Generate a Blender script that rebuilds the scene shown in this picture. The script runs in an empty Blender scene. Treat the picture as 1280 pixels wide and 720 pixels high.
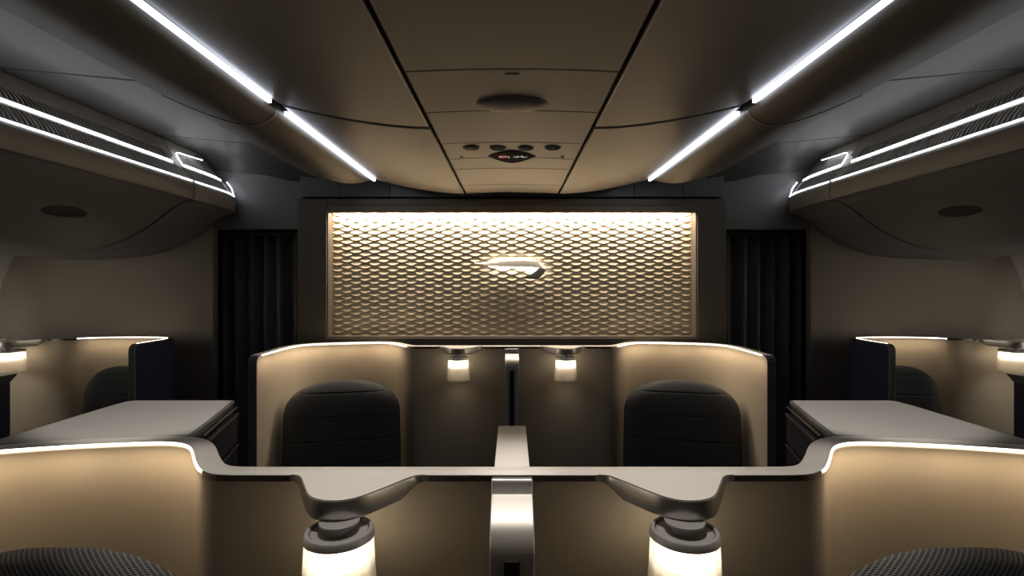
import bpy, bmesh, math, random
from mathutils import Vector, Matrix
random.seed(4)
PI = math.pi
SC = bpy.context.scene
COL = SC.collection

# ------------------------------------------------------------------ camera, world, exposure, lights
EYE = 1.62
cd = bpy.data.cameras.new('camera'); cam = bpy.data.objects.new('camera', cd); COL.objects.link(cam)
cd.lens = 18.0; cd.sensor_width = 36.0; cd.clip_start = 0.02; cd.clip_end = 50
cd.shift_y = -5.0 / 1280.0
cam.location = (0, 0, EYE); cam.rotation_euler = (PI / 2, 0, 0)
SC.camera = cam
SC.view_settings.view_transform = 'Standard'
try: SC.view_settings.look = 'None'
except Exception: pass
SC.view_settings.gamma = 1.0
SC.view_settings.use_curve_mapping = False
SC.view_settings.exposure = 0.0
SC.cycles.use_denoising = True
SC.cycles.max_bounces = 8
SC.cycles.diffuse_bounces = 5
SC.cycles.glossy_bounces = 4
SC.cycles.transmission_bounces = 6
SC.cycles.transparent_max_bounces = 12
SC.cycles.sample_clamp_indirect = 4.0
SC.cycles.caustics_reflective = False
SC.cycles.caustics_refractive = False
w = bpy.data.worlds.new('world'); SC.world = w; w.use_nodes = True
w.node_tree.nodes['Background'].inputs[0].default_value = (0.55, 0.6, 0.7, 1)
w.node_tree.nodes['Background'].inputs[1].default_value = 0.02

WARM = (1.0, 0.84, 0.665)
WARM2 = (1.0, 0.77, 0.52)
COOL = (0.80, 0.86, 1.0)
NEUT = (1.0, 0.93, 0.84)
# strengths
E_WALL = 24.0        # watt of the LED wash over the textured panel
E_EMBLEM = 1.1
E_COVE = 8.0
E_BIN = 6.5
E_RIM = 9.0
W_RIM = 0.62        # watt of the added wash lamps in each shell
E_LAMP = 7.2
E_SPOT = 21.0

def area(name, loc, direction, sx, sy, power, color, spread=180, glossy=1.0):
    l = bpy.data.lights.new(name, 'AREA'); l.shape = 'RECTANGLE'; l.size = sx; l.size_y = sy
    l.energy = power; l.color = color; l.spread = math.radians(spread); l.specular_factor = glossy
    o = bpy.data.objects.new(name, l); COL.objects.link(o); o.location = loc
    o.rotation_euler = Vector(direction).to_track_quat('-Z', 'Y').to_euler()
    return o
def spot(name, loc, target, power, color, angle, blend=0.6, r=0.02):
    l = bpy.data.lights.new(name, 'SPOT'); l.energy = power; l.color = color
    l.spot_size = math.radians(angle); l.spot_blend = blend; l.shadow_soft_size = r
    o = bpy.data.objects.new(name, l); COL.objects.link(o); o.location = loc
    o.rotation_euler = (Vector(target) - Vector(loc)).to_track_quat('-Z', 'Y').to_euler()
    return o

# LED wash above the textured wall panel
area('wall_wash', (0, 3.345, 2.105), (0, 0.14, -1), 2.3, 0.02, E_WALL, WARM, 180)
# halo behind the emblem
area('emblem_halo', (0.01, 3.378, 1.754), (0, 1, 0.0), 0.27, 0.010, E_EMBLEM, NEUT, 180)
area('emblem_halo', (0.155, 3.378, 1.715), (0, 1, 0.0), 0.06, 0.03, E_EMBLEM * 0.35, NEUT, 180)
# added ceiling spots without fittings, brightening the near shelf, divider and console tops
for s in (-1, 1):
    spot('added_top_spot', (s * 0.24, 0.99, 2.17), (s * 0.22, 1.02, 1.24), E_SPOT, NEUT, 42, 0.7)
    spot('added_top_spot', (s * 0.62, 0.98, 2.17), (s * 1.04, 1.50, 1.24), E_SPOT * 1.5, NEUT, 32, 0.5)
    spot('added_top_spot', (s * 0.60, 0.98, 2.17), (s * 0.66, 1.06, 1.24), E_SPOT * 0.6, NEUT, 26, 0.9)
for s in (-1, 1):
    # sidewall wash below the bins
    area('sidewall_wash', (s * 3.16, 2.5, 1.765), (s * 1.0, 0, -0.35), 0.03, 1.7, 11, NEUT, 170)

# ------------------------------------------------------------------ materials
def mat(name, base, rough=0.5, metal=0.0, spec=0.5, emit=None, es=0.0, bump=None, coat=0.0, trans=0.0, sheen=0.0, mottle=0.0):
    m = bpy.data.materials.new(name); m.use_nodes = True
    nt = m.node_tree; b = nt.nodes['Principled BSDF']
    b.inputs['Base Color'].default_value = (*base, 1)
    b.inputs['Roughness'].default_value = rough
    b.inputs['Metallic'].default_value = metal
    b.inputs['Specular IOR Level'].default_value = spec
    b.inputs['Coat Weight'].default_value = coat
    b.inputs['Transmission Weight'].default_value = trans
    b.inputs['Sheen Weight'].default_value = sheen
    if emit:
        b.inputs['Emission Color'].default_value = (*emit, 1); b.inputs['Emission Strength'].default_value = es
    tc = nt.nodes.new('ShaderNodeTexCoord')
    if mottle:
        n = nt.nodes.new('ShaderNodeTexNoise'); n.inputs['Scale'].default_value = 3.0; n.inputs['Detail'].default_value = 4
        nt.links.new(tc.outputs['Object'], n.inputs['Vector'])
        mx = nt.nodes.new('ShaderNodeMix'); mx.data_type = 'RGBA'
        mx.inputs[6].default_value = (*[c * (1 - mottle) for c in base], 1)
        mx.inputs[7].default_value = (*[min(1, c * (1 + mottle)) for c in base], 1)
        nt.links.new(n.outputs['Fac'], mx.inputs[0]); nt.links.new(mx.outputs[2], b.inputs['Base Color'])
    if bump:
        scale, stren, dist = bump
        mp = nt.nodes.new('ShaderNodeMapping'); mp.inputs['Scale'].default_value = scale
        nz = nt.nodes.new('ShaderNodeTexNoise'); nz.inputs['Scale'].default_value = 1.0; nz.inputs['Detail'].default_value = 3
        bp = nt.nodes.new('ShaderNodeBump'); bp.inputs['Strength'].default_value = stren; bp.inputs['Distance'].default_value = dist
        nt.links.new(tc.outputs['Object'], mp.inputs['Vector']); nt.links.new(mp.outputs['Vector'], nz.inputs['Vector'])
        nt.links.new(nz.outputs['Fac'], bp.inputs['Height']); nt.links.new(bp.outputs['Normal'], b.inputs['Normal'])
    return m

def weave_mat(name, dark, light, pitch, rough=0.85, diag=True):
    m = bpy.data.materials.new(name); m.use_nodes = True; nt = m.node_tree; b = nt.nodes['Principled BSDF']
    b.inputs['Roughness'].default_value = rough
    tc = nt.nodes.new('ShaderNodeTexCoord')
    mp = nt.nodes.new('ShaderNodeMapping'); mp.inputs['Rotation'].default_value = (0, PI / 4 if diag else 0, 0)
    k = 2 * PI / pitch
    mp.inputs['Scale'].default_value = (k, k, k)
    sp = nt.nodes.new('ShaderNodeSeparateXYZ')
    nt.links.new(tc.outputs['Object'], mp.inputs['Vector']); nt.links.new(mp.outputs['Vector'], sp.inputs['Vector'])
    def M(op, a, c=None):
        n = nt.nodes.new('ShaderNodeMath'); n.operation = op
        for i, v in enumerate((a, c)):
            if v is None: continue
            if isinstance(v, (int, float)): n.inputs[i].default_value = v
            else: nt.links.new(v, n.inputs[i])
        return n.outputs[0]
    y_ = M('MULTIPLY', sp.outputs['Y'], 0.7)
    a = M('SINE', M('ADD', sp.outputs['X'], y_)); c = M('SINE', M('ADD', sp.outputs['Z'], y_))
    f = M('MAXIMUM', a, c)
    r = nt.nodes.new('ShaderNodeMapRange'); r.inputs['From Min'].default_value = 0.3; r.inputs['From Max'].default_value = 0.95
    nt.links.new(f, r.inputs['Value'])
    mx = nt.nodes.new('ShaderNodeMix'); mx.data_type = 'RGBA'
    mx.inputs[6].default_value = (*dark, 1); mx.inputs[7].default_value = (*light, 1)
    nt.links.new(r.outputs['Result'], mx.inputs[0]); nt.links.new(mx.outputs[2], b.inputs['Base Color'])
    bp = nt.nodes.new('ShaderNodeBump'); bp.inputs['Strength'].default_value = 0.5; bp.inputs['Distance'].default_value = 0.002
    nt.links.new(r.outputs['Result'], bp.inputs['Height']); nt.links.new(bp.outputs['Normal'], b.inputs['Normal'])
    return m

def emis(name, color, strength):
    m = bpy.data.materials.new(name); m.use_nodes = True; nt = m.node_tree
    for n in list(nt.nodes): nt.nodes.remove(n)
    e = nt.nodes.new('ShaderNodeEmission'); o = nt.nodes.new('ShaderNodeOutputMaterial')
    e.inputs[0].default_value = (*color, 1); e.inputs[1].default_value = strength
    nt.links.new(e.outputs[0], o.inputs[0]); return m

def shade_mat(name, tint, tr=0.55):
    m = bpy.data.materials.new(name); m.use_nodes = True; nt = m.node_tree
    for n in list(nt.nodes): nt.nodes.remove(n)
    o = nt.nodes.new('ShaderNodeOutputMaterial')
    t = nt.nodes.new('ShaderNodeBsdfTransparent'); t.inputs[0].default_value = (0.97, 0.96, 0.94, 1)
    l = nt.nodes.new('ShaderNodeBsdfTranslucent'); l.inputs[0].default_value = (*tint, 1)
    d = nt.nodes.new('ShaderNodeBsdfDiffuse'); d.inputs[0].default_value = (*tint, 1)
    g = nt.nodes.new('ShaderNodeBsdfGlossy'); g.inputs['Roughness'].default_value = 0.15
    a = nt.nodes.new('ShaderNodeMixShader'); a.inputs[0].default_value = 0.45
    nt.links.new(l.outputs[0], a.inputs[1]); nt.links.new(d.outputs[0], a.inputs[2])
    b = nt.nodes.new('ShaderNodeMixShader'); b.inputs[0].default_value = tr
    nt.links.new(a.outputs[0], b.inputs[1]); nt.links.new(t.outputs[0], b.inputs[2])
    c = nt.nodes.new('ShaderNodeMixShader'); c.inputs[0].default_value = 0.06
    nt.links.new(b.outputs[0], c.inputs[1]); nt.links.new(g.outputs[0], c.inputs[2])
    nt.links.new(c.outputs[0], o.inputs[0]); return m

M = {
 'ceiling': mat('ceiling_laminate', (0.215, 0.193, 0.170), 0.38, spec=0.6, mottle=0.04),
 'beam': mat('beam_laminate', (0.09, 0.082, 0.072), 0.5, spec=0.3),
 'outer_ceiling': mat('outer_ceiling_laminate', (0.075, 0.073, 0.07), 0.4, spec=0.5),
 'bin': mat('bin_laminate', (0.17, 0.17, 0.172), 0.5, spec=0.35),
 'bin_bezel': mat('bin_bezel', (0.42, 0.40, 0.37), 0.35),
 'louver': mat('vent_louver', (0.6, 0.59, 0.57), 0.45),
 'dark': mat('dark_recess', (0.012, 0.012, 0.013), 0.6),
 'seam': mat('seam_dark', (0.02, 0.02, 0.022), 0.5),
 'header': mat('header_grey', (0.18, 0.184, 0.19), 0.5),
 'side': mat('bulkhead_taupe', (0.32, 0.28, 0.23), 0.6, bump=((350, 350, 4), 0.25, 0.002)),
 'sidewall': mat('sidewall_light', (0.82, 0.80, 0.77), 0.5),
 'frame': mat('frame_brown', (0.13, 0.105, 0.08), 0.5, bump=((350, 350, 4), 0.2, 0.002)),
 'frame2': mat('frame_bronze', (0.20, 0.165, 0.11), 0.45),
 'relief': mat('relief_panel', (0.62, 0.53, 0.38), 0.45, spec=0.4),
 'silver': mat('satin_silver', (0.68, 0.66, 0.64), 0.32, metal=0.88),
 'emblem': mat('emblem_metal', (0.50, 0.48, 0.44), 0.35, metal=0.5),
 'chrome': mat('chrome', (0.5, 0.5, 0.52), 0.18, metal=1.0),
 'inner': mat('shell_beige', (0.44, 0.38, 0.295), 0.6, spec=0.3, bump=((600, 600, 5), 0.3, 0.0015)),
 'navy': mat('shell_navy', (0.012, 0.014, 0.032), 0.45),
 'edge': mat('edge_grey', (0.10, 0.105, 0.11), 0.45),
 'cap': mat('cap_cream', (0.84, 0.79, 0.72), 0.4),
 'cap_edge': mat('cap_edge_metal', (0.32, 0.30, 0.29), 0.25, metal=1.0),
 'table': mat('table_laminate', (0.50, 0.48, 0.46), 0.35),
 'gold': mat('brushed_gold', (0.66, 0.55, 0.40), 0.3, metal=1.0),
 'curtain': mat('curtain_black', (0.17, 0.174, 0.18), 0.6, sheen=0.2, bump=((500, 500, 30), 0.3, 0.002)),
 'seat': weave_mat('seat_charcoal', (0.05, 0.053, 0.058), (0.085, 0.088, 0.095), 0.004, diag=False),
 'seat_near': weave_mat('seat_mesh_weave', (0.012, 0.013, 0.014), (0.24, 0.245, 0.25), 0.0072),
 'sign': mat('sign_black', (0.006, 0.006, 0.007), 0.8, spec=0.02),
 'glyph': mat('glyph_white', (0.75, 0.75, 0.75), 0.4, emit=(0.9, 0.92, 1.0), es=0.25),
 'glyph_red': mat('glyph_red', (0.6, 0.03, 0.03), 0.4, emit=(1, 0.05, 0.04), es=0.25),
 'glyph_green': mat('glyph_green', (0.03, 0.35, 0.1), 0.4, emit=(0.05, 1, 0.2), es=0.12),
 'floor': mat('carpet_dark', (0.03, 0.03, 0.035), 0.95, bump=((400, 400, 400), 0.5, 0.003)),
 'lens': mat('lens_dark', (0.012, 0.012, 0.015), 0.6, spec=0.05),
 'nose': mat('bin_nose', (0.30, 0.298, 0.295), 0.45, spec=0.4),
 'dome': mat('dome_grey', (0.10, 0.098, 0.10), 0.45),
 'lamp_cap': mat('lamp_cap_metal', (0.55, 0.53, 0.50), 0.45, metal=0.6),
 'post': mat('post_metal', (0.62, 0.59, 0.55), 0.42, metal=0.6),
 'e_cove': emis('cove_led', COOL, E_COVE),
 'e_cove_fade': emis('cove_led_painted_fade', COOL, E_COVE),
 'e_bin': emis('bin_led', (0.93, 0.95, 1.0), E_BIN),
 'e_rim': emis('rim_led', (1.0, 0.86, 0.68), E_RIM),
 'e_lamp': emis('lamp_led', (1.0, 0.87, 0.68), E_LAMP),
 'e_wall': emis('wall_led', WARM, 6.0),
 'e_small': emis('emblem_led', NEUT, 6.0),
 'shade': shade_mat('ribbed_glass', (0.95, 0.92, 0.86), 0.72),
 'liner': shade_mat('frosted_liner', (0.8, 0.75, 0.68), 0.15),
}

# the nearer cove line's fade towards the front is painted into its emission
_nt = M['e_cove_fade'].node_tree; _e = next(n for n in _nt.nodes if n.type == 'EMISSION')
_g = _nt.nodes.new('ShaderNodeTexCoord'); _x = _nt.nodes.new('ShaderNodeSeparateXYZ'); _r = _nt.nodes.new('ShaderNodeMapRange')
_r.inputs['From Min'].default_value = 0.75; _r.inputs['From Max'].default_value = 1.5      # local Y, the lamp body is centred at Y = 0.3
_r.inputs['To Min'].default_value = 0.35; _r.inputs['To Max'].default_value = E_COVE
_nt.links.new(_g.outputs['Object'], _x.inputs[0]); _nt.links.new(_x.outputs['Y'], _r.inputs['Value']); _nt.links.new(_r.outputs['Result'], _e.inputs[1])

# ------------------------------------------------------------------ mesh helpers
class MB:
    def __init__(self): self.v = []; self.f = []
    def add(self, vs, fs):
        n = len(self.v); self.v += [tuple(p) for p in vs]; self.f += [tuple(i + n for i in f) for f in fs]; return self
    def box(self, x0, x1, y0, y1, z0, z1):
        vs = [(x, y, z) for z in (z0, z1) for y in (y0, y1) for x in (x0, x1)]
        return self.add(vs, [(0, 2, 3, 1), (4, 5, 7, 6), (0, 1, 5, 4), (2, 6, 7, 3), (0, 4, 6, 2), (1, 3, 7, 5)])
    def loft(self, rings, closed=True, cap=True, loop=False):
        n = len(rings[0]); vs = [p for r in rings for p in r]; fs = []
        R = len(rings)
        for i in range(R if loop else R - 1):
            for j in range(n if closed else n - 1):
                a = i * n + j; b = i * n + (j + 1) % n; c = ((i + 1) % R) * n + (j + 1) % n; d = ((i + 1) % R) * n + j
                fs.append((a, b, c, d))
        if cap and closed and not loop:
            fs.append(tuple(range(n - 1, -1, -1))); fs.append(tuple((R - 1) * n + j for j in range(n)))
        return self.add(vs, fs)
    def prism(self, poly, z0, z1):           # poly: xy
        return self.loft([[(x, y, z0) for x, y in poly], [(x, y, z1) for x, y in poly]])
    def prism_y(self, poly, y0, y1):         # poly: xz
        return self.loft([[(x, y0, z) for x, z in poly], [(x, y1, z) for x, z in poly]])
    def prism_x(self, poly, x0, x1):         # poly: yz
        return self.loft([[(x0, y, z) for y, z in poly], [(x1, y, z) for y, z in poly]])
    def lathe(self, prof, cx, cy, n=48, ribs=0, amp=0.0, closed=False):
        rings = []
        for r, z in prof:
            ring = []
            for i in range(n):
                a = 2 * PI * i / n; rr = r + (amp * math.cos(ribs * a) if ribs else 0)
                ring.append((cx + rr * math.cos(a), cy + rr * math.sin(a), z))
            rings.append(ring)
        return self.loft(rings, True, not closed, closed)
    def tube(self, pts, r, n=10):
        pts = [Vector(p) for p in pts]; rings = []
        for i, p in enumerate(pts):
            t = (pts[min(i + 1, len(pts) - 1)] - pts[max(i - 1, 0)]).normalized()
            up = Vector((0, 0, 1)) if abs(t.z) < 0.9 else Vector((0, 1, 0))
            a = t.cross(up).normalized(); b = a.cross(t)
            rings.append([p + r * (a * math.cos(2 * PI * k / n) + b * math.sin(2 * PI * k / n)) for k in range(n)])
        return self.loft(rings)

def origin(o):
    p = Vector((0, 0, 0))
    while o is not None: p = p + Vector(o.location); o = o.parent
    return p
def obj(name, mb, m, parent=None, smooth=35, bevel=0.0, seg=2, flat=False, recalc=True):
    me = bpy.data.meshes.new(name)
    off = origin(parent)
    me.from_pydata([tuple(Vector(v) - off) for v in mb.v], [], mb.f)
    bm = bmesh.new(); bm.from_mesh(me)
    if recalc: bmesh.ops.recalc_face_normals(bm, faces=bm.faces)
    bm.to_mesh(me); bm.free()
    me.materials.append(m)
    if not flat:
        me.polygons.foreach_set('use_smooth', [True] * len(me.polygons)); me.set_sharp_from_angle(angle=math.radians(smooth))
    me.update()
    o = bpy.data.objects.new(name, me); COL.objects.link(o)
    if parent: o.parent = parent
    if bevel:
        b = o.modifiers.new('bevel', 'BEVEL'); b.width = bevel; b.segments = seg; b.limit_method = 'ANGLE'; b.angle_limit = math.radians(40)
    return o
def thing(name, label, cat, loc, group=None):
    o = bpy.data.objects.new(name, None); COL.objects.link(o); o.location = loc; o.empty_display_size = 0.1
    o['label'] = label; o['category'] = cat
    if group: o['group'] = group
    return o
def tag(o, label, cat, group=None):
    o['label'] = label; o['category'] = cat
    if group: o['group'] = group
    return o
def struct(o): o['kind'] = 'structure'; return o

def catmull(pts, n=6):
    out = []
    P = [pts[0]] + list(pts) + [pts[-1]]
    for i in range(1, len(P) - 2):
        for k in range(n):
            t = k / n
            out.append(tuple(0.5 * ((2 * P[i][d]) + (-P[i - 1][d] + P[i + 1][d]) * t + (2 * P[i - 1][d] - 5 * P[i][d] + 4 * P[i + 1][d] - P[i + 2][d]) * t * t
                      + (-P[i - 1][d] + 3 * P[i][d] - 3 * P[i + 1][d] + P[i + 2][d]) * t ** 3) for d in range(len(pts[0]))))
    out.append(tuple(pts[-1])); return out
def normals2(path):
    ns = []
    for i in range(len(path)):
        a = path[max(i - 1, 0)]; b = path[min(i + 1, len(path) - 1)]
        dx, dy = b[0] - a[0], b[1] - a[1]; L = math.hypot(dx, dy) or 1
        ns.append((-dy / L, dx / L))
    return ns
def sweep(path, section, flip=1, tops=None):
    """section: list of (offset, z); path in plan; offset goes to the left normal * flip; tops: drop per path point for z>0.5"""
    ns = normals2(path); rings = []
    for i, (p, n) in enumerate(zip(path, ns)):
        d = tops[i] if tops else 0
        rings.append([(p[0] + n[0] * o * flip, p[1] + n[1] * o * flip, z - (d if z > 0.5 else 0)) for o, z in section])
    return rings
def SX(s, pts): return [(s * p[0],) + tuple(p[1:]) for p in pts]
side_word = {-1: 'left', 1: 'right'}

# ------------------------------------------------------------------ cabin shell
Y0 = -1.2
struct(obj('floor', MB().box(-3.5, 3.5, Y0, 4.0, -0.05, 0), M['floor']))
struct(obj('wall_front', MB().box(-3.6, 3.6, Y0 - 0.05, Y0, 0, 2.7), M['side']))
GR = 0.285
def arch(x, z0=2.185, a=0.008): return z0 + a * (1 - (x / GR) ** 2)
# centre ceiling: planks split by the transverse seams
seams = [Y0, 0.35, 1.364, 1.69, 2.066, 2.318, 2.53, 2.94, 3.2]
mb = MB()
for a, b in zip(seams[:-1], seams[1:]):
    g = 0.0025
    xs = [GR * (-1 + 2 * i / 16) for i in range(17)]
    rings = []
    for y in (a + g, b - g):
        rings.append([(x, y, arch(x)) for x in xs] + [(x, y, arch(x) + 0.012) for x in reversed(xs)])
    mb.loft(rings)
struct(obj('ceiling', mb, M['ceiling'], bevel=0.002))
struct(obj('ceiling', MB().box(-0.31, 0.31, Y0, 3.19, 2.206, 2.22), M['dark']))
for s in (-1, 1):
    prof = catmull([(0.298, 2.183), (0.40, 2.188), (0.52, 2.202), (0.64, 2.222), (0.75, 2.246), (0.838, 2.268)], 4)
    for ya, yb in ((Y0, 1.838), (1.862, 3.2)):
        rings = []
        n = 14
        for y in (ya, yb):
            rings.append([(s * x, y, z) for x, z in prof] + [(s * x, y, z + 0.012) for x, z in reversed(prof)])
        struct(obj('ceiling', MB().loft(rings), M['ceiling'], bevel=0.004, seg=3))
    struct(obj('ceiling', MB().box(*(sorted((s * 0.29, s * 0.84))), 1.80, 1.90, 2.285, 2.30), M['dark']))
    # cove beam
    bp_ = catmull([(0.868, 2.272), (0.868, 2.256), (0.885, 2.232), (0.94, 2.208), (1.02, 2.212), (1.14, 2.252), (1.285, 2.314)], 4)
    for ya, yb, tap in ((Y0, 1.882, 0), (1.888, 3.2, 1)):
        rings = []
        ys = [ya, yb] if not tap else [ya, 2.9, 3.0, 3.08, 3.14, 3.18, 3.205]
        for y in ys:
            k = 0 if not tap or y <= 2.9 else ((y - 2.9) / 0.305) ** 2
            rings.append([(s * x, y, z + k * max(0, 2.30 - z) * 0.55) for x, z in bp_] + [(s * 1.285, y, 2.42), (s * 0.868, y, 2.42)])
        struct(obj('trim_%d' % (1 if s < 0 else 2), MB().loft(rings), M['beam'], smooth=50))
    # joint ring of the beam
    rings = [[(s * x, y, z - 0.003) for x, z in bp_] + [(s * 1.285, y, 2.40), (s * 0.868, y, 2.40)] for y in (1.878, 1.894)]
    struct(obj('trim_%d' % (1 if s < 0 else 2), MB().loft(rings), M['edge'], smooth=50))
    # cove light
    segs = [('nearer', Y0, 1.80), ('farther', 1.93, 3.17)]
    for word, ya, yb in segs:
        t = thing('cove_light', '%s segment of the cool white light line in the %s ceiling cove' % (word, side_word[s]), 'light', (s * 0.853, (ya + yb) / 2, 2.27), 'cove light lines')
        obj('light_strip', MB().box(*sorted((s * 0.846, s * 0.858)), ya, yb, 2.257, 2.270), M['e_cove_fade' if word == 'nearer' else 'e_cove'], t, flat=True)
        obj('housing', MB().box(*sorted((s * 0.839, s * 0.867)), ya - 0.004, yb + 0.004, 2.2705, 2.282), M['edge'], t)
    # outer ceiling between beam and bins
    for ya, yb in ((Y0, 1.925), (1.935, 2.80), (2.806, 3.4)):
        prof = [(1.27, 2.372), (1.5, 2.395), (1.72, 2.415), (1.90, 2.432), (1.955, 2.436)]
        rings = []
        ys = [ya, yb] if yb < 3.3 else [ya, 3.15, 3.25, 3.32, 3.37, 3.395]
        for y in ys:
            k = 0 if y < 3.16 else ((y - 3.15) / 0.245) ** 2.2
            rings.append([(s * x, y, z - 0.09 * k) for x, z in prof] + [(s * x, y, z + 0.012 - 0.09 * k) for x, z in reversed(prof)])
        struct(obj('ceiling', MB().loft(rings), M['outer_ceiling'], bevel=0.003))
    # sidewall with curved section
    sw = catmull([(3.0, 2.1), (3.2, 1.93), (3.30, 1.81), (3.357, 1.70), (3.40, 1.567), (3.44, 1.3), (3.45, 0.9), (3.42, 0.4), (3.36, 0)], 4)
    rings = [[(s * x, y, z) for x, z in sw] + [(s * (x + 0.03), y, z) for x, z in reversed(sw)] for y in (Y0, 3.42)]
    struct(obj('wall_%s' % side_word[s], MB().loft(rings), M['sidewall'], smooth=50))
    # bulkhead beside the curtain doorway, with grain running upright
    struct(obj('wall_back', MB().box(*sorted((s * 1.985, s * 3.5)), 3.40, 3.46, 0, 2.5), M['side'], bevel=0.004))
    # header above the doorway, side of the monument
    hp = [(3.40, 1.985), (3.40, 2.27), (3.392, 2.305), (3.37, 2.335), (3.37, 2.46), (3.46, 2.46), (3.46, 1.985)]
    struct(obj('wall_back', MB().prism_x(hp, *sorted((s * 1.39, s * 1.984))), M['header'], smooth=50))
# fascia above the monument
for xa, xb in ((-1.388, -1.12), (-1.117, -0.80), (-0.797, 0.797), (0.80, 1.117), (1.12, 1.388)):
    struct(obj('wall_back', MB().box(xa, xb, 3.35, 3.38, 2.19, 2.46), M['header'], bevel=0.003))
struct(obj('wall_back', MB().box(-3.6, 3.6, 3.95, 4.0, 0, 2.7), M['dark']))
struct(obj('ceiling', MB().box(-3.6, 3.6, Y0, 4.0, 2.62, 2.68), M['dark']))

# ------------------------------------------------------------------ monument with relief panel
mon = thing('feature_partition', 'brown framed central partition carrying the lit textured panel', 'partition', (0, 3.35, 0))
x0, x1, zt, zp0, zp1 = 1.387, 1.197, 2.172, 1.272, 2.128
obj('side_frame', MB().box(-x0, -x1, 3.31, 3.44, 0, zt), M['frame'], mon, bevel=0.004)
obj('side_frame', MB().box(x1, x0, 3.31, 3.44, 0, zt), M['frame'], mon, bevel=0.004)
obj('top_rail', MB().box(-x1, x1, 3.31, 3.44, zp1, zt), M['frame'], mon, bevel=0.003)
obj('bottom_rail', MB().box(-x1, x1, 3.31, 3.44, 0, zp0), M['frame'], mon, bevel=0.003)
obj('light_valance', MB().box(-x1 + 0.002, x1 - 0.002, 3.318, 3.328, 2.082, zp1), M['frame2'], mon, bevel=0.0015)
obj('light_strip', MB().box(-1.16, 1.16, 3.332, 3.358, 2.111, 2.118), M['e_wall'], mon, flat=True)
obj('inner_bezel', MB().box(-x1, -x1 + 0.008, 3.313, 3.40, zp0, 2.082).box(x1 - 0.008, x1, 3.313, 3.40, zp0, 2.082).box(-x1 + 0.008, x1 - 0.008, 3.313, 3.40, zp0, zp0 + 0.008), M['frame'], mon, bevel=0.001)
# relief: rows of lens shaped scales
p, st, D = 0.1215, 0.0204, 0.011
W2 = 1.189; z_lo, z_hi = 1.28, 2.12
nx = 320; rows = int((z_hi - z_lo) / st) + 3
vs, fs = [], []
prev = None
T = [0.0, 0.2, 0.45, 0.7, 0.87, 1.0]
def zb(k, x): return z_hi - k * st + 0.37 * st * math.cos(2 * PI * x / p + k * PI)
for k in range(-1, rows):
    for t in T:
        row = []
        for i in range(nx + 1):
            x = -W2 + 2 * W2 * i / nx
            a, b = zb(k, x), zb(k + 1, x); wd = max(0.0, (a - b) / (2 * st))
            z = a + (b - a) * t
            d = D * wd * (t ** 2.2)
            vs.append((x, 3.400 - d, min(max(z, z_lo), z_hi))); row.append(len(vs) - 1)
        if prev:
            for i in range(nx): fs.append((prev[i], prev[i + 1], row[i + 1], row[i]))
        prev = row
mb = MB(); mb.v = vs; mb.f = fs
obj('relief_panel', mb, M['relief'], mon, smooth=60, recalc=False)
obj('backing_board', MB().box(-x1, x1, 3.405, 3.42, zp0, zp1), M['frame2'], mon)

# emblem: two folded blades standing off the panel on lit studs
def ep(u, v): return ((560 + u / 8 - 640) * 3.36 / 640, EYE - (300 + v / 8 - 355) * 3.36 / 640)
em = thing('wall_emblem', 'silver ribbon shaped airline emblem with glowing halo mounted on textured panel', 'emblem', (0.03, 3.36, 1.72))
top = [(258, 231), (340, 222), (430, 216), (520, 211), (610, 207), (700, 205), (780, 205), (850, 209), (900, 220), (935, 242), (958, 265), (972, 288)]
bot = [(258, 232), (340, 246), (430, 257), (520, 264), (610, 267), (700, 267), (780, 268), (840, 272), (885, 277), (920, 281), (948, 284), (970, 290)]
def blade(top, bot, fwd, tilt, y=3.362, th=0.005):
    rings = []
    for a, b in zip(top, bot):
        A = ep(*a); B = ep(*b); r = []
        for k in range(5):
            t = k / 4; bulge = fwd * math.sin(PI * t) ; r.append((A[0] + (B[0] - A[0]) * t, y - bulge - tilt * (1 - t), A[1] + (B[1] - A[1]) * t))
        for k in range(4, -1, -1):
            t = k / 4; r.append((A[0] + (B[0] - A[0]) * t, y + th - tilt * (1 - t), A[1] + (B[1] - A[1]) * t))
        rings.append(r)
    return MB().loft(rings)
obj('upper_blade', blade(top, bot, 0.0015, -0.009), M['emblem'], em, smooth=60)
top2 = [(970, 287), (905, 279), (870, 312), (835, 337), (790, 357), (728, 371)]
bot2 = [(975, 296), (966, 328), (938, 362), (895, 389), (820, 393), (729, 373)]
obj('lower_blade', blade(top2, bot2, 0.001, 0.002), M['emblem'], em, smooth=60)
obj('halo_light', MB().box(-0.15, 0.12, 3.3745, 3.376, 1.751, 1.757), M['e_small'], em, flat=True)
obj('stud', MB().tube([(-0.02, 3.367, 1.754), (-0.02, 3.40, 1.754)], 0.004), M['chrome'], em)
obj('stud', MB().tube([(0.135, 3.367, 1.75), (0.135, 3.40, 1.75)], 0.004), M['chrome'], em)

# ------------------------------------------------------------------ curtains
for s in (-1, 1):
    N = 180; rings = []
    for zz in (0.02, 0.7, 1.4, 1.96):
        r = []
        for i in range(N + 1):
            u = 1.40 + 0.60 * i / N
            ph = u * 62 + 0.25 * math.sin(u * 17 + zz)
            r.append((s * u, 3.56 + 0.035 * math.sin(ph) * (0.8 + 0.2 * zz / 2) + 0.012 * math.sin(ph * 0.41 + 1), zz))
        rings.append(r)
    c = thing('doorway_curtain', 'black pleated curtain hanging in the doorway %s of the textured panel' % side_word[s], 'curtain', (s * 1.7, 3.56, 0), 'doorway curtains')
    cl = obj('curtain_cloth', MB().loft(rings, closed=False), M['curtain'], c, smooth=70)
    m_ = cl.modifiers.new('solid', 'SOLIDIFY'); m_.thickness = 0.003
    obj('curtain_rail', MB().box(*sorted((s * 1.39, s * 2.05)), 3.545, 3.575, 1.96, 1.975), M['edge'], c)

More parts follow.
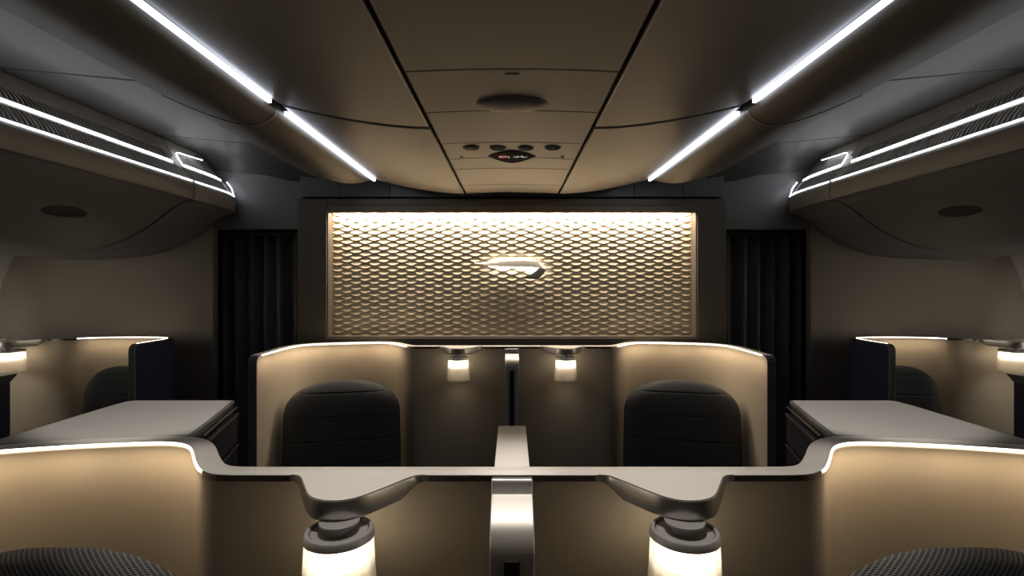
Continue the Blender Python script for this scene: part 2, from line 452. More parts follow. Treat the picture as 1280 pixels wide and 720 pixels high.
# ------------------------------------------------------------------ overhead bins
def bin_profile():
    A = [(1.95, 2.43), (1.908, 2.358), (1.868, 2.308), (1.85, 2.288), (1.832, 2.266), (1.790, 2.207), (1.776, 2.193), (1.768, 2.175), (1.768, 2.13), (1.775, 2.088)]
    Bc = catmull([(1.775, 2.088), (1.83, 2.075), (1.90, 2.035), (1.98, 1.972), (2.12, 1.885), (2.35, 1.808), (2.73, 1.784), (3.0, 1.79), (3.28, 1.81)], 5)
    return A, Bc
Aup, Bdn = bin_profile()
def lerp2(a, b, t): return (a[0] + (b[0] - a[0]) * t, a[1] + (b[1] - a[1]) * t)
for s in (-1, 1):
    def make_bin(ya, yb, label, last, latch):
        t = thing('overhead_bin', label, 'overhead bin', (s * 2.4, (ya + yb) / 2, 1.8), 'overhead bins')
        # nose bezel carrying the vents (openings between the rails)
        def tp(y):                # taper of the last section's inboard nose into the wall
            if not last or y < 3.05: return 0
            return 0.06 * ((y - 3.05) / 0.34) ** 2.5
        ys = [ya, yb] if not last else [ya, 3.05, 3.15, 3.22, 3.28, 3.33, 3.37, 3.395]
        def prism(poly, m, name, bev=0.0, par=t, ylist=ys):
            return obj(name, MB().loft([[(s * (x + tp(y)), y, z) for x, z in poly] for y in ylist]), m, par, smooth=50, bevel=bev)
        prism([(1.95, 2.434), (1.908, 2.358), (1.93, 2.345), (1.99, 2.43)], M['bin_bezel'], 'top_ledge', 0.002)
        prism([(1.869, 2.309), (1.833, 2.267), (1.85, 2.255), (1.89, 2.298)], M['bin_bezel'], 'middle_rail', 0.002)
        nose = [(1.790, 2.207), (1.778, 2.196), (1.770, 2.185), (1.767, 2.17), (1.766, 2.14), (1.770, 2.105), (1.778, 2.092), (1.86, 2.092), (1.86, 2.14), (1.81, 2.20)]
        prism(nose, M['nose'], 'nose_rail', 0.0)
        prism([(1.98, 2.40), (1.95, 2.36), (1.90, 2.29), (1.86, 2.235), (1.86, 2.10), (2.2, 2.10), (2.2, 2.40)], M['dark'], 'duct_back')
        # end plates of the grilles
        va, vb = ya + 0.045, (yb - 0.075 if not last else yb - 0.11)
        for y_0, y_1 in ((ya, va), (vb, yb if not last else yb - 0.02)):
            obj('vent_end_plate', MB().loft([[(s * (x + tp(y)), y, z) for x, z in [(1.909, 2.359), (1.789, 2.206), (1.81, 2.195), (1.93, 2.345)]] for y in (y_0, (y_0 + y_1) / 2, y_1)]), M['bin_bezel'], t, bevel=0.002)
        # louvers
        for (pa, pb) in (((1.908, 2.358), (1.869, 2.309)), ((1.833, 2.267), (1.790, 2.207))):
            g = MB(); n = int((vb - va) / 0.0215)
            dx, dz = pb[0] - pa[0], pb[1] - pa[1]; L = math.hypot(dx, dz); nx_, nz_ = dz / L, -dx / L   # inward normal
            nx_, nz_ = (abs(nx_), -abs(nz_))
            for i in range(n):
                y = va + 0.01 + i * 0.0215
                r0 = []; r1 = []
                for tt in (0.0, 0.33, 0.66, 1.0):
                    q = lerp2(pa, pb, tt); bow = 0.006 * math.sin(PI * tt)
                    r0.append((q, bow))
                rings = []
                for q, bow in r0:
                    rings.append([(s * (q[0] + tp(y)), y + bow, q[1]), (s * (q[0] + tp(y)), y + 0.0065 + bow, q[1]),
                                  (s * (q[0] + nx_ * 0.030 + tp(y)), y + 0.020 + bow, q[1] + nz_ * 0.030), (s * (q[0] + nx_ * 0.030 + tp(y)), y + 0.014 + bow, q[1] + nz_ * 0.030)])
                g.loft(rings)
            obj('vent_grille', g, M['louver'], t, smooth=30)
        # light lines
        yl = [y for y in ys if y < 3.34]; yl = [ya + 0.01] + [y for y in yl if ya < y < yb] + [min(yb, 3.36) - 0.012]
        def strip(poly, name, y_list):
            obj(name, MB().loft([[(s * (x + tp(y)), y, z) for x, z in poly] for y in y_list]), M['e_bin'], t, flat=True)
        strip([(1.776, 2.1945), (1.7725, 2.1895), (1.768, 2.191), (1.770, 2.195), (1.7745, 2.1975)], 'lower_light_line', yl)
        yl2 = [min(max(y, va), vb) for y in yl]; yl2 = [va - 0.01] + [y for y in yl2 if va < y < vb] + [vb + 0.01]
        strip([(1.855, 2.2925), (1.847, 2.283), (1.841, 2.2825), (1.850, 2.2945)], 'middle_light_line', yl2)
        if last:
            # U-shaped trim closing the short grille at both ends, lit metal painted as emission
            pts = [(1.88, ya + 0.25, 2.375), (1.893, ya + 0.12, 2.371), (1.893, ya + 0.05, 2.368), (1.885, ya + 0.018, 2.352), (1.86, ya + 0.008, 2.314), (1.842, ya + 0.014, 2.285)]
            obj('curved_trim_painted_glow', MB().tube([(s * (x - 0.002 + tp(y)), y, z - 0.004) for x, y, z in catmull(pts, 6)], 0.0028, 8), M['e_bin'], t, smooth=60)
            pts = [(1.776, 3.30, 2.199), (1.785, 3.345, 2.215), (1.80, 3.365, 2.25), (1.83, 3.375, 2.29)]
            obj('curved_trim_painted_glow', MB().tube([(s * (x - 0.004 + tp(y)), y, z) for x, y, z in catmull(pts, 6)], 0.0035, 8), M['e_bin'], t, smooth=60)
        # door with latch recess
        door_y = (ya + 0.004, yb - 0.004)
        outer = [(x, z) for x, z in Bdn]; inner = [(x + 0.03, z + 0.035) for x, z in reversed(Bdn)]
        inner = [(min(x, 3.29), min(z, 2.086)) for x, z in inner]
        ysd = [door_y[0], door_y[1]] if not last else [ya + 0.004, 3.05, 3.2, 3.3, 3.392]
        dr = obj('bin_door', MB().loft([[(s * (x + tp(y)), y, z) for x, z in outer + inner] for y in ysd]), M['bin'], t, smooth=50)
        if latch:
            cx, cz, cy = 2.018, 1.944, latch
            tx, tz = Bdn[0], 0
            cut = MB(); n = 40; ring = []
            ang = math.atan2(-0.087, 0.14)      # slope of the door there
            ux, uz = math.cos(ang), math.sin(ang); nxx, nzz = -uz, ux   # inward (up-out) normal
            for (dep, k) in ((-0.03, 1.0), (0.0, 1.0), (0.012, 0.88), (0.02, 0.6)):
                ring.append([(s * (cx + ux * 0.045 * k * math.cos(2 * PI * i / n) + nxx * dep), cy + 0.115 * k * math.sin(2 * PI * i / n), cz + uz * 0.045 * k * math.cos(2 * PI * i / n) + nzz * dep) for i in range(n)])
            cut.loft(ring)
            co = obj('cutter', cut, M['dark'])
            bm_ = dr.modifiers.new('cut', 'BOOLEAN'); bm_.operation = 'DIFFERENCE'; bm_.object = co; bm_.solver = 'EXACT'
            co.location = (0, 0, 0)
            bpy.context.view_layer.update()
            dg = bpy.context.evaluated_depsgraph_get()
            me = bpy.data.meshes.new_from_object(dr.evaluated_get(dg)); dr.modifiers.clear(); dr.data = me
            bpy.data.objects.remove(co)
            me.set_sharp_from_angle(angle=math.radians(40))
            # flap plate inside the recess
            fl = [[(s * (cx + ux * 0.040 * k * math.cos(2 * PI * i / n) + nxx * (dep + 0.25 * max(0, ux * 0.04 * math.cos(2 * PI * i / n)))), cy + 0.108 * k * math.sin(2 * PI * i / n), cz + uz * 0.040 * k * math.cos(2 * PI * i / n) + nzz * dep) for i in range(n)] for dep, k in ((0.005, 1.0), (0.008, 1.0))]
            obj('latch_flap', MB().loft(fl), M['dark'], dr, smooth=40)
        return t
    sw_ = side_word[s]
    make_bin(2.856, 3.395, 'short curved end overhead bin beside the %s curtain, with a short vent' % sw_, True, None)
    make_bin(1.0, 2.85, 'long grey overhead bin on the %s with oval latch and long vent' % sw_, False, 2.31)
    make_bin(Y0, 0.994, 'long grey overhead bin on the %s nearest the viewer' % sw_, False, 0.5)

# ------------------------------------------------------------------ ceiling fittings
sm = thing('ceiling_dome', 'shallow lens shaped dome on the centre ceiling panel', 'detector', (0, 1.625, 2.19))
rings = []
for k in range(9):
    a = (PI / 2) * k / 8; rr = math.cos(a); dz = 0.022 * math.sin(a)
    rings.append([(0.112 * max(rr, 0.02) * math.cos(2 * PI * i / 48), 1.625 + 0.07 * max(rr, 0.02) * math.sin(2 * PI * i / 48), arch(0.05) - dz * 0.8) for i in range(48)])
obj('dome', MB().loft(rings), M['dome'], sm, smooth=60)
obj('base_ring', MB().loft([[(0.114 * math.cos(2 * PI * i / 48), 1.625 + 0.072 * math.sin(2 * PI * i / 48), z) for i in range(48)] for z in (2.1895, 2.194)]), M['edge'], sm)
tag(obj('ceiling_catch', MB().box(-0.019, 0.019, 1.393, 1.3965, 2.1905, 2.194), M['edge']), 'tiny slot catch in centre ceiling panel ahead of the dome', 'catch')
names = ['outermost left of', 'inner left of', 'inner right of', 'outermost right of']
def reading_light(x, y, label):
    t = thing('reading_light', label, 'reading light', (x, y, arch(x)), 'ceiling reading lights')
    z = arch(x)
    obj('bezel', MB().lathe([(0.034, z + 0.003), (0.035, z - 0.003), (0.030, z - 0.005), (0.0285, z - 0.003), (0.0285, z + 0.003)], x, y, 40, closed=True), M['seam'], t, smooth=60)
    obj('lens', MB().lathe([(0.028, z + 0.001), (0.028, z - 0.0015), (0.016, z - 0.004), (0.006, z - 0.005)], x, y, 32), M['lens'], t, smooth=60)
    obj('bulb', MB().lathe([(0.006, z - 0.004), (0.006, z - 0.0055), (0.003, z - 0.006)], x, y, 20), M['edge'], t, smooth=60)
for n_, x_ in zip(names, (-0.17, -0.058, 0.058, 0.17)):
    reading_light(x_, 2.135 if abs(x_) > 0.1 else 2.15, '%s the four dark round reading lights above the black sign' % n_)
for s in (-1, 1):
    t = tag(obj('ceiling_screw', MB().lathe([(0.008, 2.19), (0.008, 2.186), (0.004, 2.184)], s * 0.226, 2.285, 20), M['edge'], smooth=60), 'small round fastener %s of the black ceiling sign' % side_word[s], 'fastener', 'ceiling fasteners')
# sign: lens shaped black plate with glyphs on its lower face
sg = thing('ceiling_sign', 'black lens shaped no smoking and seat belt sign on the ceiling', 'sign', (0, 2.27, 2.185))
SY0, SY1, SW = 2.192, 2.412, 0.107
def lens_poly(k=1.0, n=24):
    pts = []
    for i in range(n + 1):
        u = -1 + 2 * i / n; pts.append((SW * k * u, 2.285 - (2.285 - SY0) * k * (1 - abs(u) ** 1.8)))
    for i in range(n - 1, 0, -1):
        u = -1 + 2 * i / n; pts.append((SW * k * u, 2.285 + (SY1 - 2.285) * k * (1 - abs(u) ** 1.7)))
    return pts
obj('plate', MB().prism(lens_poly(1.0), 2.1895, 2.196), M['sign'], sg, bevel=0.0008)
ZG = 2.1885
def flatpoly(mb, pts): return mb.prism(pts, ZG, ZG + 0.001)
def circ(mb, cx, cy, r0, r1, sy=1.0, n=28):
    rings = [[(cx + r * math.cos(2 * PI * i / n), cy + sy * r * math.sin(2 * PI * i / n), z) for i in range(n)] for r, z in ((r0, ZG), (r1, ZG), (r1, ZG + 0.001), (r0, ZG + 0.001))]
    return mb.loft(rings, loop=True)
YG = 2.292
g = MB().box(-0.060, -0.034, YG - 0.007, YG + 0.007, ZG, ZG + 0.001).box(-0.031, -0.026, YG - 0.007, YG + 0.007, ZG, ZG + 0.001)
g.box(-0.024, -0.018, YG - 0.007, YG + 0.007, ZG, ZG + 0.001).box(-0.0155, -0.0105, YG - 0.009, YG + 0.022, ZG, ZG + 0.001)
obj('cigarette_glyph', g, M['glyph'], sg, flat=True)
g = MB(); circ(g, -0.040, YG, 0.0170, 0.0192, 1.35); ZG -= 0.0006
flatpoly(g, [(-0.052, YG + 0.016), (-0.049, YG + 0.019), (-0.028, YG - 0.016), (-0.031, YG - 0.019)])
obj('prohibition_ring', g, M['glyph_red'], sg, flat=True); ZG += 0.0006
g = MB()
flatpoly(g, [(0.006, YG - 0.004), (0.016, YG - 0.006), (0.016, YG + 0.006), (0.006, YG + 0.004)])
flatpoly(g, [(0.016, YG + 0.016), (0.028, YG + 0.012), (0.033, YG - 0.004), (0.030, YG - 0.016), (0.020, YG - 0.010)])
flatpoly(g, [(0.036, YG - 0.012), (0.044, YG - 0.020), (0.052, YG - 0.006), (0.058, YG + 0.014), (0.044, YG + 0.012)])
flatpoly(g, [(0.058, YG + 0.002), (0.067, YG - 0.006), (0.068, YG + 0.004), (0.060, YG + 0.010)])
obj('seat_belt_glyph', g, M['glyph'], sg, flat=True)
g = MB(); flatpoly(g, [(0.0325, YG + 0.004), (0.038, YG + 0.004), (0.038, YG - 0.004), (0.0325, YG - 0.004)])
obj('buckle_glyph', g, M['glyph_green'], sg, flat=True)

# ------------------------------------------------------------------ suite shells
PATH = [(0.0, 0), (0.3, 0), (0.50, 0), (0.57, 0.002), (0.605, 0.012), (0.638, 0.038), (0.668, 0.075), (0.695, 0.112), (0.722, 0.150), (0.752, 0.183), (0.79, 0.206), (0.84, 0.215),
        (0.92, 0.208), (1.02, 0.192), (1.12, 0.168), (1.20, 0.140), (1.26, 0.100), (1.297, 0.045), (1.314, -0.03), (1.32, -0.12)]
def added_rim_lamps(s, path, L, xmin, zt, power_per_m, xmax=9, off=0.055, step=0.085):
    # added unseen wash lamps following the shell curve, spreading the rim strip's glow
    ns = normals2(path); want = None
    for (x, y), n, l in zip(path, ns, L):
        if x < xmin or x > xmax: continue
        if want is None: want = l + step * 0.5
        if l < want: continue
        want += step
        tx, ty = n[1], -n[0]
        o = area('added_rim_wash', (s * (x - n[0] * off), y - n[1] * off, zt - 0.022), (0, 0, -1), step, 0.012, power_per_m * step, WARM2, 175)
        zax = -Vector((s * n[0] * 0.5, n[1] * 0.5, -1)).normalized(); xax = Vector((s * tx, ty, 0)).normalized()
        xax = (xax - zax * xax.dot(zax)).normalized(); yax = zax.cross(xax)
        o.matrix_world = Matrix.Translation(o.location) @ Matrix((xax, yax, zax)).transposed().to_4x4()
def shell(s, yp, zt, label, wing=0.42):
    path = [(x, y + yp) for x, y in catmull(PATH + [(1.32, -0.12 - (wing - 0.12) * 0.5), (1.32, -wing)], 4)]
    L = [0]
    for a, b in zip(path[:-1], path[1:]): L.append(L[-1] + math.hypot(b[0] - a[0], b[1] - a[1]))
    tot = L[-1]
    # round the top corner of the wing
    R_ = 0.035
    extra = []
    for k in range(1, 7): extra.append((1.32, yp - wing - R_ * math.sin(PI / 2 * k / 6)))
    tops = [0] * len(path) + [R_ * (1 - math.cos(PI / 2 * k / 6)) for k in range(1, 7)]
    path = path + extra
    t = thing('suite_shell', label, 'seat shell', (s * 0.8, yp, 0), 'centre suite shells')
    def sw(sec, i0=0, i1=None, fl=1):
        pp = path[i0:i1]; tt = tops[i0:i1]
        ns = normals2(path)[i0:i1]
        return MB().loft([[(s * (p[0] + n[0] * o), p[1] + n[1] * o, z - (d if z > 0.5 else 0)) for o, z in sec] for p, n, d in zip(pp, ns, tt)])
    # left normal of a path running outboard (+x) points to +y (away from the viewer)
    obj('inner_panel', sw([(0, 0.0), (0, zt - 0.012), (0.018, zt - 0.012), (0.018, 0.0)]), M['inner'], t, smooth=50)
    obj('outer_panel', sw([(0.0185, 0.0), (0.0185, zt - 0.012), (0.036, zt - 0.012), (0.036, 0.0)]), M['navy'], t, smooth=50)
    k = next(i for i, q in enumerate(path) if q[0] > 0.625)
    e = next(i for i, q in enumerate(path) if q[0] > 1.31)
    obj('top_cap', sw([(-0.005, zt - 0.0118), (-0.005, zt - 0.001), (-0.003, zt), (0.038, zt), (0.040, zt - 0.002), (0.040, zt - 0.0118)]), M['cap'], t, smooth=50)
    obj('cap_edge', sw([(-0.0072, zt - 0.013), (-0.0072, zt - 0.0015), (-0.0052, zt - 0.0015), (-0.0052, zt - 0.013)], 0, k), M['cap_edge'], t, smooth=50)
    obj('light_strip', sw([(-0.0085, zt - 0.0058), (-0.0085, zt - 0.0018), (-0.0054, zt - 0.0018), (-0.0054, zt - 0.0058)], k, -7), M['e_rim'], t, flat=True)
    added_rim_lamps(s, path[:-6], L, 0.655, zt, W_RIM)
    yw = yp - wing - R_
    ed = MB(); 
    prof = [(yw + 0.0005, 0.0), (yw - 0.008, 0.0), (yw - 0.008, zt - R_ - 0.01)] + [(yw - 0.008 + (R_ + 0.008) * (1 - math.cos(a)), zt - R_ - 0.01 + (R_ + 0.010) * math.sin(a)) for a in [PI / 2 * k_ / 6 for k_ in range(1, 7)]]
    back = [(yw + 0.0005 + R_ * (1 - math.cos(a)), zt - R_ - 0.01 + (R_ + 0.001) * math.sin(a)) for a in [PI / 2 * k_ / 6 for k_ in range(6, -1, -1)]]
    ed.prism_x(prof + back, *sorted((s * 1.314, s * 1.358)))
    obj('edge_trim', ed, M['edge'], t, smooth=50, bevel=0.002)
    return t
ZT = 1.243
YN, YF, ZF = 1.018, 3.045, 1.250
shell(-1, YN, ZT, 'beige centre suite shell in the foreground, left of the dividing post')
shell(1, YN, ZT, 'beige centre suite shell in the foreground, right of the dividing post')
shell(-1, YF, ZF, 'beige curved suite shell below the textured panel, around the left dark seat', 0.37)
shell(1, YF, ZF, 'beige curved suite shell below the textured panel, around the right dark seat', 0.37)

# ------------------------------------------------------------------ posts and dividers on the centre line
def post(yp, label):
    t = thing('divider_post', label, 'post', (0, yp - 0.06, 0), 'centre line posts')
    prof = [(yp - 0.009, 0.02), (yp - 0.009, 1.237), (yp - 0.013, 1.2375), (yp - 0.0165, 1.234), (yp - 0.018, 1.213)]
    prof += catmull([(yp - 0.020, 1.210), (yp - 0.045, 1.199), (yp - 0.070, 1.186), (yp - 0.088, 1.170), (yp - 0.098, 1.148), (yp - 0.101, 1.118)], 5)
    prof += [(yp - 0.101, 0.02)]
    w2 = 0.0405
    o = obj('post_body', MB().prism_x(prof, -w2, w2), M['post'], t, smooth=30, bevel=0.004, seg=3)
    obj('slot', MB().box(-0.0115, 0.0115, yp - 0.1025, yp - 0.095, 0.35, 1.122), M['dark'], t)
    obj('slot_lip', MB().box(-0.0145, -0.0118, yp - 0.1035, yp - 0.1, 0.35, 1.124).box(0.0118, 0.0145, yp - 0.1035, yp - 0.1, 0.35, 1.124), M['chrome'], t)
post(YN, 'silver dividing post in the foreground with curved bright top and black slot')
post(YF, 'slim silver dividing post below the textured panel, between two small lamps')
d = thing('privacy_divider', 'cream topped divider running back from behind the foreground partition', 'divider', (0, 1.22, 0))
obj('divider_top', MB().prism_x([(YN + 0.043, 1.225), (YN + 0.043, 1.2425), (1.36, 1.2425), (1.375, 1.239), (1.385, 1.225)], -0.0365, 0.0365), M['cap'], d, smooth=40, bevel=0.002)
obj('divider_body', MB().box(-0.033, 0.033, YN + 0.043, 1.375, 0.0, 1.2248), M['inner'], d)

# ------------------------------------------------------------------ lamp shelves and lamps
def shelf(s, yp, zt, xc, label, depth=0.132, flip=1):
    # plan outline, u measured outboard
    t = thing('lamp_shelf', label, 'shelf', (s * (xc - 0.0), yp - 0.05, zt), 'wedge shaped lamp shelves')
    o = 0.311
    base = [(0.440, -0.0075), (0.426, -0.010), (0.414, -0.020), (0.402, -0.040), (0.382, -0.076), (0.366, -0.103), (0.348, -0.121), (0.322, -0.131), (0.295, -0.130), (0.272, -0.117), (0.250, -0.093), (0.216, -0.047), (0.197, -0.022), (0.184, -0.011), (0.165, -0.0075)]
    pl = catmull(base, 4)
    pl = [(s * (xc + flip * (u - o)), yp + v * depth / 0.132) for u, v in pl]
    # rounded under-edge: rings from the bottom to the top
    cx = sum(p_[0] for p_ in pl) / len(pl); cy = yp - 0.0075
    rings = []
    for dz, k in ((1.0, 0.975), (0.95, 0.993), (0.88, 1.0), (0.06, 1.0), (0.0, 0.997)):
        ring = []
        for x, y in pl:
            h_ = 0.0125 + 0.0235 * min(1.0, max(0.0, (yp - 0.008 - y) / 0.03)) ** 0.8
            ring.append((cx + (x - cx) * k, cy + (y - cy) * k, zt - 0.0005 - h_ * dz))
        rings.append(ring)
    obj('shelf_edge', MB().loft(rings), M['silver'], t, smooth=50)
    obj('shelf_top', MB().prism([(cx + (x - cx) * 0.975, cy + (y - cy) * 0.975 + 0.0) for x, y in pl], zt - 0.0004, zt + 0.0012), M['cap'], t, bevel=0.0005)
    return t
def lamp(x, y, ztop, label, sc=1.0):
    """ztop: underside of the shelf"""
    t = thing('pendant_lamp', label, 'lamp', (x, y, ztop), 'suite table lamps')
    z = ztop
    obj('neck', MB().lathe([(0.034 * sc, z + 0.002), (0.034 * sc, z - 0.002), (0.030 * sc, z - 0.004), (0.022 * sc, z - 0.005), (0.0215 * sc, z - 0.025)], x, y, 40), M['lamp_cap'], t, smooth=40)
    zr = z - 0.014
    obj('cap_ring', MB().lathe([(0.050 * sc, zr - 0.002), (0.0505 * sc, zr + 0.001), (0.056 * sc, zr + 0.001), (0.0585 * sc, zr - 0.002), (0.0600 * sc, zr - 0.0115), (0.055 * sc, zr - 0.0115), (0.050 * sc, zr - 0.010)], x, y, 64, closed=True), M['lamp_cap'], t, smooth=50)
    obj('cap_plate', MB().lathe([(0.0495 * sc, zr - 0.004), (0.0495 * sc, zr - 0.009), (0.0002, zr - 0.0095)], x, y, 48).lathe([(0.0495 * sc, zr - 0.004), (0.0485 * sc, zr - 0.001), (0.0475 * sc, zr - 0.0005), (0.047 * sc, zr - 0.002), (0.0172 * sc, zr - 0.002)], x, y, 48), M['lamp_cap'], t, smooth=40)
    zs = zr - 0.012; H = 0.118
    obj('glass_shade', MB().lathe([(0.0575 * sc, zs), (0.0605 * sc, zs - H * 0.5), (0.0655 * sc, zs - H * 0.95), (0.0645 * sc, zs - H), (0.0635 * sc, zs - H), (0.0640 * sc, zs - H * 0.95), (0.059 * sc, zs - H * 0.5), (0.056 * sc, zs)], x, y, 144, ribs=48, amp=0.00035, closed=True), M['shade'], t, smooth=60)
    obj('diffuser', MB().lathe([(0.048 * sc, zs - 0.001), (0.050 * sc, zs - H * 0.34), (0.046 * sc, zs - H * 0.37), (0.01, zs - H * 0.375)], x, y, 48), M['e_lamp'], t, smooth=50)
    obj('liner', MB().lathe([(0.0508 * sc, zs - H * 0.38), (0.0545 * sc, zs - H * 0.96), (0.0535 * sc, zs - H * 0.96), (0.0498 * sc, zs - H * 0.38)], x, y, 48, closed=True), M['liner'], t, smooth=60)
    return t
for s in (-1, 1):
    w_ = side_word[s]
    shelf(s, YN, ZT, 0.311, 'large cream topped wedge shelf in the foreground, %s of the silver post' % w_)
    lamp(s * 0.3, YN - 0.128, ZT - 0.036, 'large glowing ribbed glass lamp in the foreground, %s of the silver post' % w_)
    shelf(s, YF, ZF, 0.311, 'small wedge shelf below the textured panel, %s of the slim post' % w_)
    lamp(s * 0.308, YF - 0.11, ZF - 0.036, 'small glowing glass lamp below the textured panel, %s of the slim post' % w_)

# ------------------------------------------------------------------ side consoles behind the near shells
for s in (-1, 1):
    t = thing('side_console', 'navy console with grey top and gold drawer edges behind the %s foreground shell' % side_word[s], 'console', (s * 1.05, 1.45, 0), 'navy side consoles')
    zc = 1.2415
    top = [(0.80, 1.272), (0.835, 1.42), (0.897, 1.655), (0.905, 1.668), (1.225, 1.668), (1.245, 1.655), (1.252, 1.60), (1.255, 1.185), (1.18, 1.205), (1.10, 1.222), (0.95, 1.256)]
    cx, cy = 1.03, 1.47
    def sc_(poly, k): return [(s * (cx + (x - cx) * k), cy + (y - cy) * k) for x, y in poly]
    obj('console_body', MB().prism(sc_(top, 0.975), 0.0, zc - 0.016), M['navy'], t, bevel=0.002)
    obj('console_top_edge', MB().prism(sc_(top, 1.0), zc - 0.0158, zc), M['edge'], t, bevel=0.003, seg=3)
    obj('console_top', MB().prism(sc_(top, 0.955), zc - 0.0002, zc + 0.0012), M['table'], t, bevel=0.0004)
    # drawer fronts on the inboard face
    def face(u, off): # point on inboard face
        a = Vector((0.812, 1.345)); b = Vector((0.892, 1.645)); d_ = (b - a); n_ = Vector((-d_.y, d_.x)).normalized()
        q = a + d_ * u + n_ * off; return (s * q.x, q.y)
    for (za, zb_) in ((1.118, 1.206), (0.90, 1.108), (0.55, 0.89)):
        df = obj('drawer_front', MB().prism([face(0.03, 0.0), face(0.97, 0.0), face(0.97, 0.012), face(0.03, 0.012)], za, zb_), M['navy'], t, bevel=0.001)
        obj('gold_edge', MB().prism([face(0.03, 0.0125), face(0.97, 0.0125), face(0.97, 0.0155), face(0.03, 0.0155)], zb_ - 0.004, zb_ + 0.001), M['gold'], df)
    obj('top_gold_edge', MB().prism([face(-0.02, 0.0035), face(1.02, 0.0035), face(1.02, 0.0085), face(-0.02, 0.0085)], zc - 0.020, zc - 0.0165), M['gold'], t)

# ------------------------------------------------------------------ seats
def seat(cx, y, ztop, half, rot, m, label, seams=(), vseams=(), thick=0.09, group='suite seats'):
    t = thing('armchair', label, 'airline seat', (cx, y, 0), group)
    t.rotation_euler = (0, 0, rot)
    # rings built around the local origin
    hs = []
    zl = 0.50
    zs = [zl + (ztop - zl) * k / 46 for k in range(40)]
    zs += [ztop - 0.085 * (1 - math.sin(PI / 2 * k / 16)) for k in range(0, 17)]
    for q in seams:
        for dq in (-0.006, -0.003, 0, 0.003, 0.006): zs.append(q + dq)
    zs = sorted(set(round(z, 5) for z in zs if z <= ztop))
    H = 0.30
    rings = []
    for z in zs:
        d_ = (ztop - z)
        k = 1.0 if d_ > 0.24 else (1 - ((0.24 - d_) / 0.24) ** 3.1) ** 0.5
        k = max(k, 0.03)
        a = half * (1.0 + 0.06 * max(0, (ztop - 0.24 - z)) ) * k
        b = thick * max(k, 0.05) ** 0.7 * 1.0
        lean = -0.10 * (ztop - z) * 0.6
        g = 0
        for q in seams:
            if abs(z - q) < 0.0045: g = 0.005 * (1 - abs(z - q) / 0.0045)
        r = []
        n = 96
        for i in range(n):
            an = 2 * PI * i / n; c, s_ = math.cos(an), math.sin(an)
            e = 0.45
            X = a * math.copysign(abs(c) ** e, c); Y_ = b * math.copysign(abs(s_) ** 0.8, s_)
            gg = g
            for q in vseams:
                if abs(X / half - q) < 0.02: gg = max(gg, 0.003)
            if s_ < 0: Y_ += gg
            r.append((cx + X, y + Y_ + lean, z))
        rings.append(r)
    bk = MB().loft(rings)
    obj('backrest', bk, m, t, smooth=70)
    obj('seat_cushion', MB().box(cx - half * 0.95, cx + half * 0.95, y - 0.62, y - 0.10, 0.36, 0.48), m, t, bevel=0.04, seg=4)
    obj('seat_base', MB().box(cx - half * 0.85, cx + half * 0.85, y - 0.58, y + 0.05, 0.0, 0.36), M['navy'], t, bevel=0.01)
    return t
for s in (-1, 1):
    w_ = side_word[s]
    seat(s * 0.985, 2.99, 1.060, 0.325, s * -0.20 if s > 0 else 0.20, M['seat'], 'charcoal padded seat inside the far %s centre shell' % w_, (1.00, 0.87, 0.735, 0.60))
    seat(s * 0.85, 0.93, 1.13, 0.295, 0.0, M['seat_near'], 'dark woven mesh seat in the bottom %s corner of the foreground' % w_, thick=0.085)
    seat(s * 2.36, 3.10, 1.125, 0.205, 0.0, M['seat'], 'charcoal quilted seat behind the navy panel beside the %s aisle' % w_, (1.075, 0.96, 0.85, 0.73), (-0.5, 0.0, 0.5), thick=0.07)

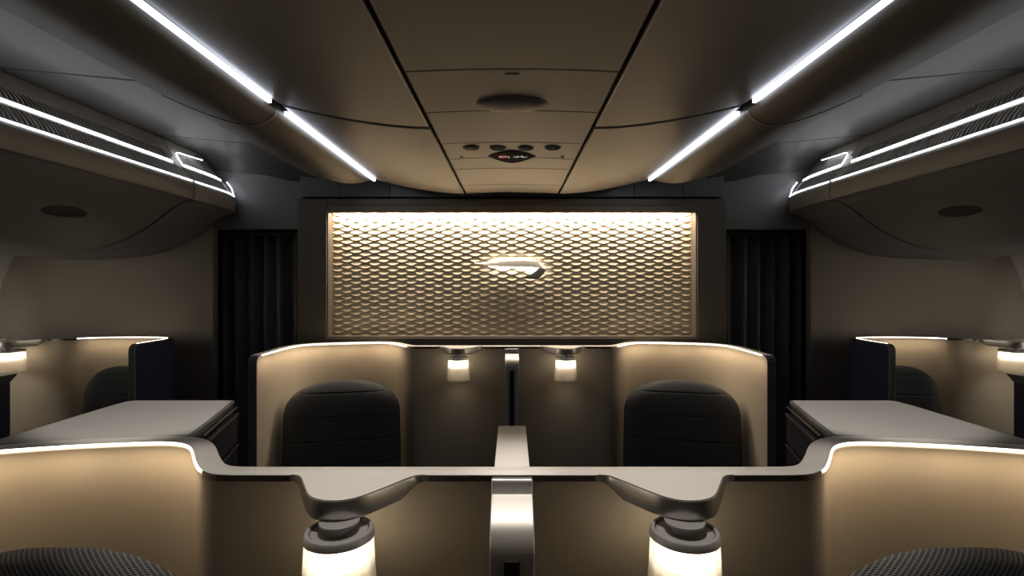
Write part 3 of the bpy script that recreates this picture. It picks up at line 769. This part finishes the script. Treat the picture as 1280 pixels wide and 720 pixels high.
# ------------------------------------------------------------------ outer suites
OP = [(2.140, 2.90), (2.140, 3.08), (2.143, 3.16), (2.160, 3.22), (2.20, 3.262), (2.28, 3.285), (2.42, 3.290), (2.56, 3.282), (2.65, 3.262), (2.70, 3.235), (2.735, 3.205), (2.78, 3.180), (2.85, 3.170), (3.0, 3.168), (3.33, 3.168)]
for s in (-1, 1):
    w_ = side_word[s]; zt = 1.280
    t = thing('suite_shell', 'outer suite shell with navy aisle panel beside the %s aisle' % w_, 'seat shell', (s * 2.6, 3.2, 0), 'outer suite shells')
    path = catmull(OP, 5); ns = normals2(path)
    R_ = 0.03
    path = [(2.140, 2.90 - R_ * math.sin(PI / 2 * k / 6)) for k in range(6, 0, -1)] + path
    tops = [R_ * (1 - math.cos(PI / 2 * k / 6)) for k in range(6, 0, -1)] + [0] * (len(path) - 6)
    ns = [(-1.0, 0.0)] * 6 + ns
    def sw(sec, i0=0, i1=None):
        return MB().loft([[(s * (p_[0] + n_[0] * o), p_[1] + n_[1] * o, z - (d_ if z > 0.5 else 0)) for o, z in sec] for p_, n_, d_ in list(zip(path, ns, tops))[i0:i1]])
    obj('inner_panel', sw([(0, 0), (0, zt - 0.01), (0.012, zt - 0.01), (0.012, 0)]), M['inner'], t, smooth=50)
    kk = next(i for i, q in enumerate(path) if q[0] > 2.25)
    obj('outer_panel', sw([(0.0125, 0), (0.0125, zt - 0.006), (0.028, zt - 0.006), (0.028, 0)]), M['navy'], t, smooth=50)
    obj('top_cap', sw([(-0.004, zt - 0.0098), (-0.004, zt), (0.0122, zt), (0.0122, zt - 0.0098)]), M['cap_edge'], t, smooth=50)
    k1 = next(i for i, q in enumerate(path) if q[0] > 2.73)
    obj('light_strip', sw([(-0.0075, zt - 0.005), (-0.0075, zt + 0.0005), (-0.0042, zt + 0.0005), (-0.0042, zt - 0.005)], 7, k1), M['e_rim'], t, flat=True)
    Lo = [0]
    for a, b in zip(path[:-1], path[1:]): Lo.append(Lo[-1] + math.hypot(b[0] - a[0], b[1] - a[1]))
    added_rim_lamps(s, path[30:], Lo[30:], 2.20, zt, W_RIM * 0.8, 2.66)
    yw = 2.87
    prof = [(yw, 0.0), (yw - 0.009, 0.0), (yw - 0.009, zt - R_ - 0.006)] + [(yw - 0.009 + (R_ + 0.009) * (1 - math.cos(a)), zt - R_ - 0.006 + (R_ + 0.009) * math.sin(a)) for a in [PI / 2 * k / 6 for k in range(1, 7)]]
    prof += [(yw + R_ * (1 - math.cos(a)), zt - R_ - 0.006 + (R_ + 0.001) * math.sin(a)) for a in [PI / 2 * k / 6 for k in range(6, -1, -1)]]
    obj('edge_trim', MB().prism_x(prof, *sorted((s * 2.110, s * 2.146))), M['edge'], t, smooth=50, bevel=0.003)
    # lamp shelf and lamp
    shelf(s, 3.160, zt, 2.99, 'small lamp shelf at the outer suite beside the %s aircraft sidewall' % w_, depth=0.17, flip=-1)
    lamp(s * 2.975, 3.03, zt - 0.036, 'glowing glass lamp at the far %s edge of the picture' % w_, 1.25)
    # cabinet
    c = thing('side_cabinet', 'dark navy cabinet with flared top below the lamp at the %s edge' % w_, 'cabinet', (s * 2.9, 2.6, 0), 'outer suite cabinets')
    zc = 1.150
    obj('cabinet_body', MB().box(*sorted((s * 2.635, s * 3.2)), 2.53, 2.69, 0, zc - 0.045), M['navy'], c, bevel=0.003)
    ft = [[(s * 2.635, 2.525, zc - 0.045), (s * 3.2, 2.525, zc - 0.045), (s * 3.2, 2.69, zc - 0.045), (s * 2.635, 2.69, zc - 0.045)],
          [(s * 2.607, 2.505, zc - 0.006), (s * 3.22, 2.505, zc - 0.006), (s * 3.22, 2.70, zc - 0.006), (s * 2.607, 2.70, zc - 0.006)],
          [(s * 2.605, 2.503, zc), (s * 3.22, 2.503, zc), (s * 3.22, 2.70, zc), (s * 2.605, 2.70, zc)]]
    obj('flared_top', MB().loft(ft), M['edge'], c, bevel=0.002)
    dd = obj('cabinet_door', MB().box(*sorted((s * 2.675, s * 3.15)), 2.518, 2.5295, 0.1, 1.045), M['edge'], c, bevel=0.003)
    obj('door_inlay', MB().box(*sorted((s * 2.70, s * 3.12)), 2.514, 2.5178, 0.14, 0.99), M['navy'], dd, bevel=0.002)
